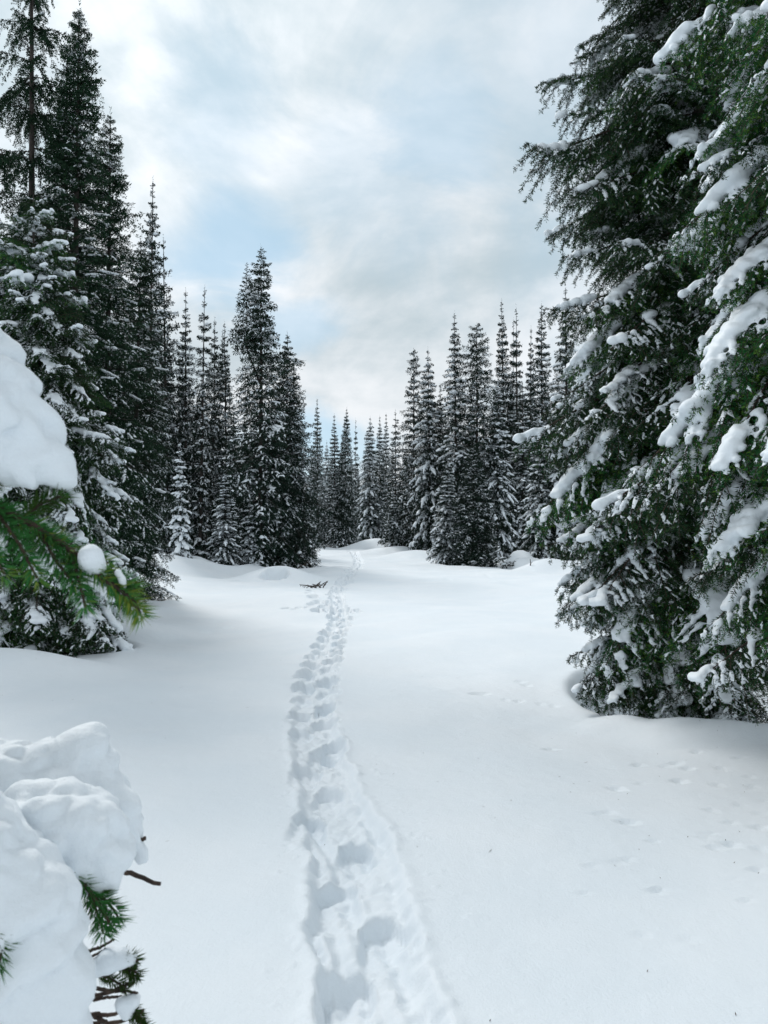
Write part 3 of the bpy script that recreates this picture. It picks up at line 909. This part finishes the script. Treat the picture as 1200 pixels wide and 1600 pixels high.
def near_library(style, sizes, n, seed, needle_m, nm):
    lib = {}
    for L in sizes:
        lib[L] = []
        for i in range(n):
            v = make_variant(seed + 10 * i + int(L * 100), L, 'near', style)
            d = dict(L=L, wood=mesh_np('bough_wood', *v['wood'], M_twig), needle=mesh_np('bough_needles', v['needle'][0], v['needle'][1], needle_m, False, v['needle'][2]),
                     snow=mesh_np('bough_snow', *v['snow'], M_snow) if len(v['snow'][0]) else None)
            lib[L].append(d)
    return lib


NB_light = near_library(ST_near, (1.25, .6), 4, 600, M_needle, 'a')
NB_dark = near_library(ST_near_dark, (1.3, .65), 3, 700, M_needle, 'b')
NB_heavy = near_library(ST_near_heavy, (1.2, .6), 4, 800, M_needle_lush, 'c')

NB_mix = {1.25: NB_light[1.25] + NB_heavy[1.2][:2], .6: NB_light[.6] + NB_heavy[.6][:2]}


def near_tree(name, label, x, y, z, H, rows, lib, seed, trunk_r, group=None, snow_p=lambda f: 1.0, lib2=None, p2=lambda f: 0.0):
    rs = np.random.RandomState(seed)
    o = thing(name, label, 'tree', (x, y, z), 0, group)
    V, F = trunk_mesh(H, trunk_r, .03)
    ob('trunk', mesh_np('trunk', V, F, M_bark), o)
    for (bz, az, r, p, f) in rows:
        lb = lib2 if (lib2 and rs.rand() < p2(f)) else lib
        L = min(lb, key=lambda L: abs(math.log(L / r)))
        v = lb[L][rs.randint(len(lb[L]))]
        b = ob('branch', v['wood'], o)
        b.location = (0, 0, bz); b.rotation_euler = (rs.randn() * .10, p, az); s = r / v['L']
        b.rotation_mode = 'XYZ'; b.scale = (s, s * rs.choice([-1, 1]) * rs.uniform(.9, 1.15), s)
        ob('needles', v['needle'], b)
        if v['snow'] is not None and rs.rand() < snow_p(f): ob('snow', v['snow'], b)['kind'] = 'stuff'
    return o


# big dark spruce right of the clearing
TX, TY = 2.98, 7.35
tz = ground_at(TX, TY)
rs = np.random.RandomState(31)
rowsR1 = layout(rs, 12.0, 1.66, .45, 285, lambda f: (1 - f) ** .42 * (.50 + .50 * min(1, f / .15)), R(-12), R(32), .22, .78)
rowsR1 += [(z_, R(180 + 28 * math.sin(z_ * 7)), 1.72 - .05 * z_, R(37 - 4 * z_), .25) for z_ in np.arange(2.05, 4.2, .2)]
rowsR1 += [(5.6, R(186), 1.72, R(-4), .4), (5.35, R(200), 1.45, R(2), .4), (4.5, R(190), 1.55, R(12), .4), (4.35, R(176), 1.4, R(12), .4), (6.2, R(185), 1.35, R(0), .45), (3.6, R(183), 1.62, R(22), .3), (2.4, R(195), 1.6, R(36), .2),
           (1.90, R(180), 1.70, R(42), .1), (1.85, R(186), 1.62, R(41), .1), (1.5, R(215), 1.2, R(34), .1), (1.45, R(190), 1.5, R(27), .1), (1.25, R(206), 1.3, R(23), .1), (1.55, R(172), 1.5, R(28), .1), (1.1, R(184), 1.15, R(20), .1), (1.2, R(228), 1.15, R(24), .1), (.95, R(215), 1.1, R(34), .08), (.9, R(245), 1.0, R(30), .08), (.7, R(262), .9, R(26), .06), (1.0, R(283), .9, R(30), .06)]
bigR = near_tree('spruce_tree', 'big dark spruce standing in its snow hollow at the right edge of the clearing', TX, TY, tz, 12.0, rowsR1, NB_dark, 41, .13,
                 snow_p=lambda f: 1.0 if f < .6 else .7, lib2=NB_mix, p2=lambda f: .80 if f < .36 else .30)
# dead bare twigs at the foot of that spruce
for i in range(16):
    rs_ = np.random.RandomState(900 + i)
    tw = bough(900 + i, rs_.uniform(.5, 1.0), 9, 7, .05, .25, .40, .2)
    V, F = tubes([(P, .007 if o_ == 0 else .003, .0014) for P, o_ in tw], 3)
    d = ob('dead_branch', mesh_np('dead_branch', V, F, M_twig), bigR)
    d.location = (0, 0, rs_.uniform(.25, 1.15)); d.rotation_euler = (rs_.randn() * .3, R(rs_.uniform(-5, 25)), R(rs_.uniform(180, 385)))
    if i < 2: d['label'] = 'bare dead twig without needles low on the trunk'

# lush snow-loaded fir in front of it, cut by the right edge
FX, FY = 2.95, 4.75
fz = ground_at(FX, FY)
rs = np.random.RandomState(32)
rowsR2 = layout(rs, 10.5, 1.42, 1.12, 235, lambda f: (1 - f) ** .42 * (.62 + .38 * min(1, f / .12)), R(-8), R(27), .20, .72)
near_tree('fir_tree', 'lush green fir with thick pillows of snow on its boughs, cut by the right edge', FX, FY, fz, 10.5, rowsR2, NB_heavy, 42, .12, lib2=NB_light, p2=lambda f: .25)

# snow-laden spruce left of the clearing
LX, LY = -4.75, 10.35
lz = ground_at(LX, LY)
rs = np.random.RandomState(33)
rowsL = layout(rs, 6.5, 1.62, .30, 240, lambda f: (1 - f) ** .60 * (.75 + .25 * min(1, f / .2)) + .03, R(-22), R(42), .2, 1.0)
for i in range(26):
    z_ = 1.5 + i * .14; rowsL.append((z_ + .45, R(rs.uniform(-75, 15)), (1.95 - .27 * i / 6) * rs.uniform(.85, 1.08), R(38 - i * .5) , .3))
near_tree('spruce_tree', 'bushy snow-laden spruce at the left edge with long white-topped drooping boughs', LX, LY, lz, 6.5, rowsL, NB_light, 43, .09, snow_p=lambda f: 1.0 if f < .55 else .45, lib2=NB_mix, p2=lambda f: .5)

# ------------------------------------------------------------------ small fir beside the camera with snow-loaded boughs
def hi_brush(rs, pl, length, width, spacing, **kw):
    return brush(rs, pl, length, width, spacing, **kw)


cf = thing('fir_tree', 'young fir just beside the camera reaching snow-buried boughs into the left of the frame', 'tree', (-1.05, .62, ground_at(-1.05, .62)))
oz = Vector(cf.location)
H_ = 3.3
V, F = trunk_mesh(H_, .035, .01); ob('trunk', mesh_np('trunk', V, F, M_bark), cf)


def loc_pts(pts):
    return np.array([list(pix(*p) - oz) for p in pts])


def bez(pts, n=14):
    P = loc_pts(pts); k = len(P)
    t_ = np.linspace(0, k - 1, n); out = []
    for x in t_:
        i = min(int(x), k - 2); f = x - i
        p0 = P[max(i - 1, 0)]; p1 = P[i]; p2 = P[i + 1]; p3 = P[min(i + 2, k - 1)]
        out.append(.5 * ((2 * p1) + (-p0 + p2) * f + (2 * p0 - 5 * p1 + 4 * p2 - p3) * f * f + (-p0 + 3 * p1 - 3 * p2 + p3) * f ** 3))
    return np.array(out)


def close_branch(twigs, snow_lumps, seed, label=None, vox=.0045, nl=.019, sp=.00022):
    """twigs: (pixel points, r0, r1, needled, tint0, tint1); snow_lumps: list of lists of (px, py, d, radius px)"""
    rs = np.random.RandomState(seed)
    polys = []
    for p, a, b, *_ in twigs:
        q = bez(p, 34); q = q + rs.randn(*q.shape) * a * .16; q[-1] = q[-2]; polys.append((q, a, b))
    b = ob('branch', mesh_np('branch', *tubes(polys, 7), M_twig), cf)
    if label: b['label'] = label
    nd = [(bez(p), t0, t1) for p, _, _, need, t0, t1 in twigs if need]
    if nd:
        V, F, T = hi_brush(rs, nd, nl, .0017, sp, fwd=.62, upb=.05)
        ob('needles', mesh_np('needles', V, F, M_needle_close, False, T), b)
    for k, lumps in enumerate(snow_lumps):
        S = []
        for px, py, d, r in lumps:
            c = pix(px, py, d) - oz; rr = r / FPX * d
            S.append((c.x, c.y, c.z, rr, rr * 1.1, rr))
        V, F = blob_mesh(S, vox, 3, 0, seed + k, True)
        N_ = np.abs(noise3(V, 19, seed)) * .034 + np.abs(noise3(V, 42, seed + 1)) * .015 + noise3(V, 90, seed + 2) * .0042 + noise3(V, 210, seed + 4) * .0018
        c = V.mean(0); N_ = (N_ - N_.mean()) * min(1, np.ptp(V[:, 2]) / .14); V = V + nrm(V - c) * N_[:, None]
        ob('snow', mesh_np('snow', V, F, M_snow_close), b)
    return b


# upper bough
D = .74
up_tw = [([(-640, 640, .66), (-300, 700, .70), (-60, 770, .73), (40, 815, D), (110, 858, D), (165, 905, D), (205, 935, D), (222, 962, D)], .0045, .0014, True, .15, .9),
         ([(-20, 780, D), (30, 850, D - .02), (60, 905, D - .03)], .0020, .0010, True, .3, .8),
         ([(-60, 790, D), (-20, 850, D - .03), (10, 900, D - .04)], .0020, .0010, True, .3, .8),
         ([(30, 815, D), (60, 790, D + .01), (95, 775, D + .01)], .0020, .0012, True, .1, .2),
         ([(-40, 770, D), (0, 745, D), (30, 735, D)], .0022, .0012, True, .1, .3),
         ([(0, 800, D), (50, 835, D + .02), (95, 840, D + .03)], .0018, .0010, True, .5, .9),
         ([(60, 830, D), (95, 885, D - .01), (120, 915, D - .01)], .0018, .0010, True, .3, .8),
         ([(110, 860, D), (125, 910, D - .01), (135, 950, D - .02)], .0018, .0010, True, .2, .7),
         ([(120, 865, D), (150, 868, D + .02), (170, 880, D + .02)], .0016, .0010, True, .5, .9),
         ([(165, 905, D), (195, 912, D + .01), (212, 922, D + .01)], .0014, .0010, True, .5, .9),
         ([(170, 900, D), (185, 925, D + .01), (205, 948, D + .01)], .0014, .0010, True, .5, .9)]
up_snow = [[(-260, 560, .70, 110), (-160, 560, .72, 115), (-90, 590, .73, 105), (-40, 620, .74, 90), (-10, 640, .745, 80), (20, 665, .75, 65), (5, 590, .76, 45), (35, 640, .76, 42), (55, 690, .76, 42),
            (30, 710, .75, 50), (75, 722, .75, 36), (62, 742, .745, 22), (92, 742, .75, 25), (-30, 690, .74, 60), (10, 700, .735, 48), (48, 735, .735, 30), (62, 758, .735, 15), (-60, 680, .73, 60)],
           [(143, 872, D - .005, 22), (136, 882, D, 15), (152, 884, D, 16)], [(186, 895, D, 9), (194, 908, D, 8), (198, 918, D, 6)]]
close_branch(up_tw, up_snow, 51, 'bright green bough under a heavy white pillow of snow')
# lower bough, nearly buried
low_tw = [([(-500, 1250, .72), (-200, 1330, .80), (60, 1330, .88), (150, 1345, .90), (205, 1358, .92), (257, 1376, .92)], .0062, .0022, False, 0, 0),
          ([(150, 1345, .90), (190, 1325, .93), (232, 1303, .95)], .0035, .0022, False, 0, 0),
          ([(90, 1330, .84), (130, 1368, .84), (155, 1400, .84), (180, 1440, .84)], .0035, .0014, True, .3, .6),
          ([(145, 1390, .84), (160, 1425, .84), (168, 1452, .84)], .0018, .0010, True, .3, .6),
          ([(155, 1385, .85), (180, 1410, .85), (192, 1430, .85)], .0018, .0010, True, .3, .6),
          ([(-10, 1440, .72), (10, 1470, .72), (5, 1500, .72)], .003, .0015, True, .2, .5)]
low_snow = [[(-120, 1240, .97, 100), (-40, 1225, .97, 80), (30, 1218, .97, 66), (85, 1205, .97, 55), (128, 1178, .97, 46), (148, 1200, .97, 42), (160, 1235, .96, 48), (120, 1230, .96, 60), (188, 1262, .95, 36), (206, 1285, .95, 26), (212, 1312, .95, 18), (214, 1330, .95, 11)],
            [(60, 1300, .88, 75), (105, 1290, .87, 72), (140, 1310, .87, 62), (165, 1345, .87, 44), (120, 1345, .87, 48), (182, 1325, .88, 35), (172, 1375, .87, 28), (150, 1290, .88, 55), (160, 1392, .87, 15)],
            [(-120, 1310, .76, 110), (-60, 1330, .77, 105), (0, 1370, .78, 92), (45, 1410, .78, 82), (70, 1460, .78, 66), (78, 1505, .78, 62), (90, 1540, .78, 52), (60, 1560, .78, 50), (100, 1500, .78, 48), (110, 1590, .78, 35), (40, 1480, .76, 55), (25, 1530, .75, 48), (45, 1570, .755, 36), (-60, 1420, .77, 60), (-100, 1400, .77, 70), (80, 1610, .78, 40)]]
close_branch(low_tw, low_snow, 52, 'bough buried under big lumpy folds of snow, bare twig tips sticking out')
# lowest dark twigs
dk = .92
dark_tw = [([(-420, 1560, .80), (-100, 1545, .88), (60, 1530, .90), (140, 1515, dk), (205, 1495, dk), (222, 1490, dk)], .0045, .0018, False, 0, 0),
           ([(100, 1535, .90), (150, 1545, dk), (200, 1530, dk), (218, 1522, dk)], .0032, .0016, False, 0, 0),
           ([(60, 1560, .90), (150, 1572, dk), (190, 1570, dk), (215, 1548, dk)], .0030, .0016, False, 0, 0),
           ([(60, 1590, .90), (140, 1588, dk), (200, 1582, dk), (232, 1565, dk)], .0034, .0016, False, 0, 0),
           ([(150, 1572, dk), (180, 1590, dk), (210, 1612, dk)], .0030, .0016, False, 0, 0),
           ([(60, 1610, .90), (130, 1605, dk), (180, 1612, dk), (240, 1600, dk)], .0034, .0020, False, 0, 0),
           ([(140, 1478, dk), (165, 1470, dk), (185, 1458, dk)], .0022, .0012, False, 0, 0),
           ([(140, 1490, dk), (160, 1480, dk), (172, 1472, dk)], .0018, .0010, False, 0, 0),
           ([(120, 1520, dk), (165, 1535, dk), (205, 1538, dk), (222, 1540, dk)], .0028, .0012, False, 0, 0),
           ([(130, 1555, dk), (170, 1548, dk), (208, 1545, dk)], .0024, .0012, False, 0, 0),
           ([(110, 1575, dk), (160, 1592, dk), (205, 1602, dk), (226, 1596, dk)], .0030, .0012, False, 0, 0),
           ([(160, 1510, dk), (185, 1522, dk), (204, 1534, dk)], .0022, .0010, True, 0, .1),
           ([(198, 1500, dk), (214, 1506, dk), (224, 1516, dk)], .0020, .0012, True, 0, .1),
           ([(206, 1570, dk), (222, 1582, dk), (236, 1592, dk)], .0022, .0012, True, 0, .1),
           ([(190, 1498, dk), (205, 1508, dk), (216, 1520, dk)], .0022, .0012, True, 0, .1),
           ([(195, 1488, dk), (210, 1485, dk), (218, 1492, dk)], .0020, .0012, True, 0, .1),
           ([(212, 1560, dk), (224, 1575, dk), (230, 1600, dk)], .0022, .0012, True, 0, .1)]
dark_snow = [[(160, 1500, dk, 16), (178, 1490, dk, 20), (196, 1487, dk, 17), (210, 1488, dk, 12), (150, 1505, dk, 10)], [(200, 1558, dk, 14), (212, 1552, dk, 13), (205, 1570, dk, 13)], [(170, 1600, dk, 16), (185, 1600, dk, 12), (160, 1608, dk, 12)]]
close_branch(dark_tw, dark_snow, 53, 'leafless dark brown twigs dusted with snow', nl=.014)

rs = np.random.RandomState(55)
for i in range(46):  # unseen boughs: fill out the fir and were added to shade the snow lumps
    z_ = .35 + 2.1 * i / 46 + .02 * rs.randn(); az = i * 2.4 + rs.randn() * .2
    r_ = .62 * (1 - z_ / 3.2) ** .5 * (1.0 if math.cos(az) < .3 else .62)
    v = NB_light[.6][rs.randint(4)]
    b = ob('branch', v['wood'], cf); b.location = (0, 0, z_); b.rotation_euler = (rs.randn() * .1, R(20 - 18 * z_), az); b.scale = (r_ / .6,) * 3
    ob('needles', v['needle'], b)
    if v['snow'] is not None: ob('snow', v['snow'], b)['kind'] = 'stuff'

for i in range(60):  # extra overhead boughs, kept out of view, added only to shade the close snow
    z_ = 2.34 + .022 * i; az = i * 2.4; r_ = .88 - .008 * i
    tipx, tipy = cf.location.x + r_ * math.cos(az), cf.location.y + r_ * math.sin(az)
    zt = cf.location.z + z_ - .25
    if tipy > .1 and 600 + FPX * tipx / tipy > -170 and HOR - (zt - EYE) / tipy * FPX > -520: continue
    v = NB_light[.6][rs.randint(4)]
    b = ob('branch', v['wood'], cf); b.location = (0, 0, z_); b.rotation_euler = (rs.randn() * .1, R(-4), az); b.scale = (r_ / .6,) * 3
    ob('needles', v['needle'], b)
    if v['snow'] is not None: ob('snow', v['snow'], b)['kind'] = 'stuff'

# ------------------------------------------------------------------ small things on the snow
rs = np.random.RandomState(91)
DV, DF = [], []
for i in range(260):
    if i < 150: a_ = rs.rand() * 2 * PI; q_ = abs(rs.randn()) * 1.0 + 1.1; c_ = ((2.98, 7.35), (-4.75, 10.35), (2.95, 4.75))[i % 3]; x_, y_ = c_[0] + q_ * math.cos(a_), c_[1] + q_ * math.sin(a_)
    else: y_ = rs.uniform(2.0, 14); x_ = rs.uniform(-.5, .55) * y_
    z_ = ground_at(x_, y_) + .002; l_ = rs.uniform(.004, .012) * (1 + (i % 9 == 0)); a_ = rs.rand() * PI; dx, dy = math.cos(a_) * l_, math.sin(a_) * l_
    w_ = .0012 + .0010 * rs.rand(); n_ = len(DV) * 4
    DV.append([(x_ - dx, y_ - dy, z_), (x_ + dy * w_ / l_, y_ - dx * w_ / l_, z_ + .001), (x_ + dx, y_ + dy, z_ + .003), (x_ - dy * w_ / l_, y_ + dx * w_ / l_, z_ + .001)]); DF.append([n_, n_ + 1, n_ + 2, n_ + 3])
tag(ob('fallen_needles', mesh_np('fallen_needles', np.concatenate(DV), DF, M_twig)), 'scattered fallen needles and bark crumbs on the snow', None, kind='stuff')

def twig_heap(name, label, px, py, span, seed, n=7, hgt=.25):
    x_, y_ = gp(px, py); z_ = ground_at(x_, y_)
    rs = np.random.RandomState(seed); o = thing(name, label, 'branch', (x_, y_, z_))
    for i in range(n):
        tw = bough(seed + i, span * rs.uniform(.5, 1.0), 7, 5, .35, .5, .4, .2)
        V, F = tubes([(P, .016 if o_ == 0 else .009, .005) for P, o_ in tw], 4)
        b = ob('twig', mesh_np('twig', V, F, M_twig), o); b.location = ((i / n - .5) * span, rs.randn() * .05, .0)
        b.rotation_euler = (rs.randn() * .2, R(-30) + rs.randn() * .25, rs.uniform(-.6, .6) + (PI if i % 2 else 0))
    return o


twig_heap('fallen_branch', 'dark fallen branch lying on the snow just left of the footprint trail', 497, 916, .42, 61)
x_, y_ = gp(466, 903); z_ = ground_at(x_, y_)
o = thing('dead_twig', 'single bent twig sticking out of the snow near the bulky fir', 'twig', (x_, y_, z_))
ob('stem', mesh_np('stem', *tubes([(np.array([[-.12, 0, -.1], [.02, 0, .10], [.18, 0, .16], [.40, 0, .30]]), .016, .006), (np.array([[.18, 0, .16], [.26, 0, .14], [.34, 0, .16]]), .008, .004)], 5), M_twig), o)

# leaning half-buried sapling beside the tall snow hump
x_, y_ = gp(793, 888); z_ = ground_at(x_, y_)
pr = PROTO['sapling2']
o = plant(pr, 'fir_sapling', 'scraggly snow-dusted sapling bowed over beside the tall snow hump', x_, y_, z_ - .1, 1.45, .42, .4, 'young firs along the clearing', lean=.0)
o.rotation_euler = (0, R(-24), 0)
x_, y_ = gp(828, 893); z_ = ground_at(x_, y_)
o = thing('dead_twig', 'little dark stub poking from the snow right of the tall snow hump', 'twig', (x_, y_, z_))
ob('stem', mesh_np('stem', *tubes([(np.array([[0, 0, -.1], [.02, 0, .08], [0.0, 0, .26]]), .03, .012), (np.array([[.02, 0, .08], [.10, 0, .15]]), .012, .006)], 5), M_bark), o)
for px, py, lb in ((345, 893, 'small snowy twig tuft at the foot of the low snow-loaded fir'), (362, 892, 'tiny green fir tip just clear of the snow on the left bank')):
    x_, y_ = gp(px, py); z_ = ground_at(x_, y_)
    o = plant(pr, 'fir_seedling', lb, x_, y_, z_ - .05, .75, .30, px % 6, 'seedlings on the left bank'); o.rotation_euler = (0, R(20 if px > 350 else -25), px)

# snow-draped bush between the two humps, with the yellow trail marker
x_, y_ = gp(548, 857); z_ = ground_at(x_, y_ + 1.5)
plant(PROTO['sapling3'], 'fir_sapling', 'snow-draped bush in the notch between the two snow humps at the trail end', x_, y_ + 1.5, z_ - .2, 2.6, 1.1, 1.0, 'young firs along the clearing')
x_, y_ = gp(546, 857); z_ = ground_at(x_, y_)
o = thing('trail_marker', 'tiny yellow trail marker on a thin stake where the footprints disappear', 'marker', (x_, y_ - .6, z_))
mh = EYE + (HOR - 836) / FPX * (y_ - .6) - z_
ob('stake', mesh_np('stake', *tubes([(np.array([[0, 0, -.3], [0, 0, mh + .1]]), .02, .018)], 6), M_twig), o)
pv = np.array([[-.10, -.03, mh - .16], [.10, -.03, mh - .16], [.10, -.03, mh + .10], [0, -.03, mh + .20], [-.10, -.03, mh + .10]])
pv = np.concatenate([pv, pv + np.array([0, .012, 0])])
pm = bpy.data.meshes.new('blaze'); pm.from_pydata([tuple(v) for v in pv], [], [(0, 1, 2, 3, 4), (9, 8, 7, 6, 5)] + [(i, i + 5, (i + 1) % 5 + 5, (i + 1) % 5) for i in range(5)]); pm.materials.append(M_yellow)
ob('blaze', pm, o)
print('objects', len(bpy.data.objects), 'tris', sum(len(m.polygons) * (2 if len(m.polygons) and len(m.polygons[0].vertices) == 4 else 1) for m in bpy.data.meshes))
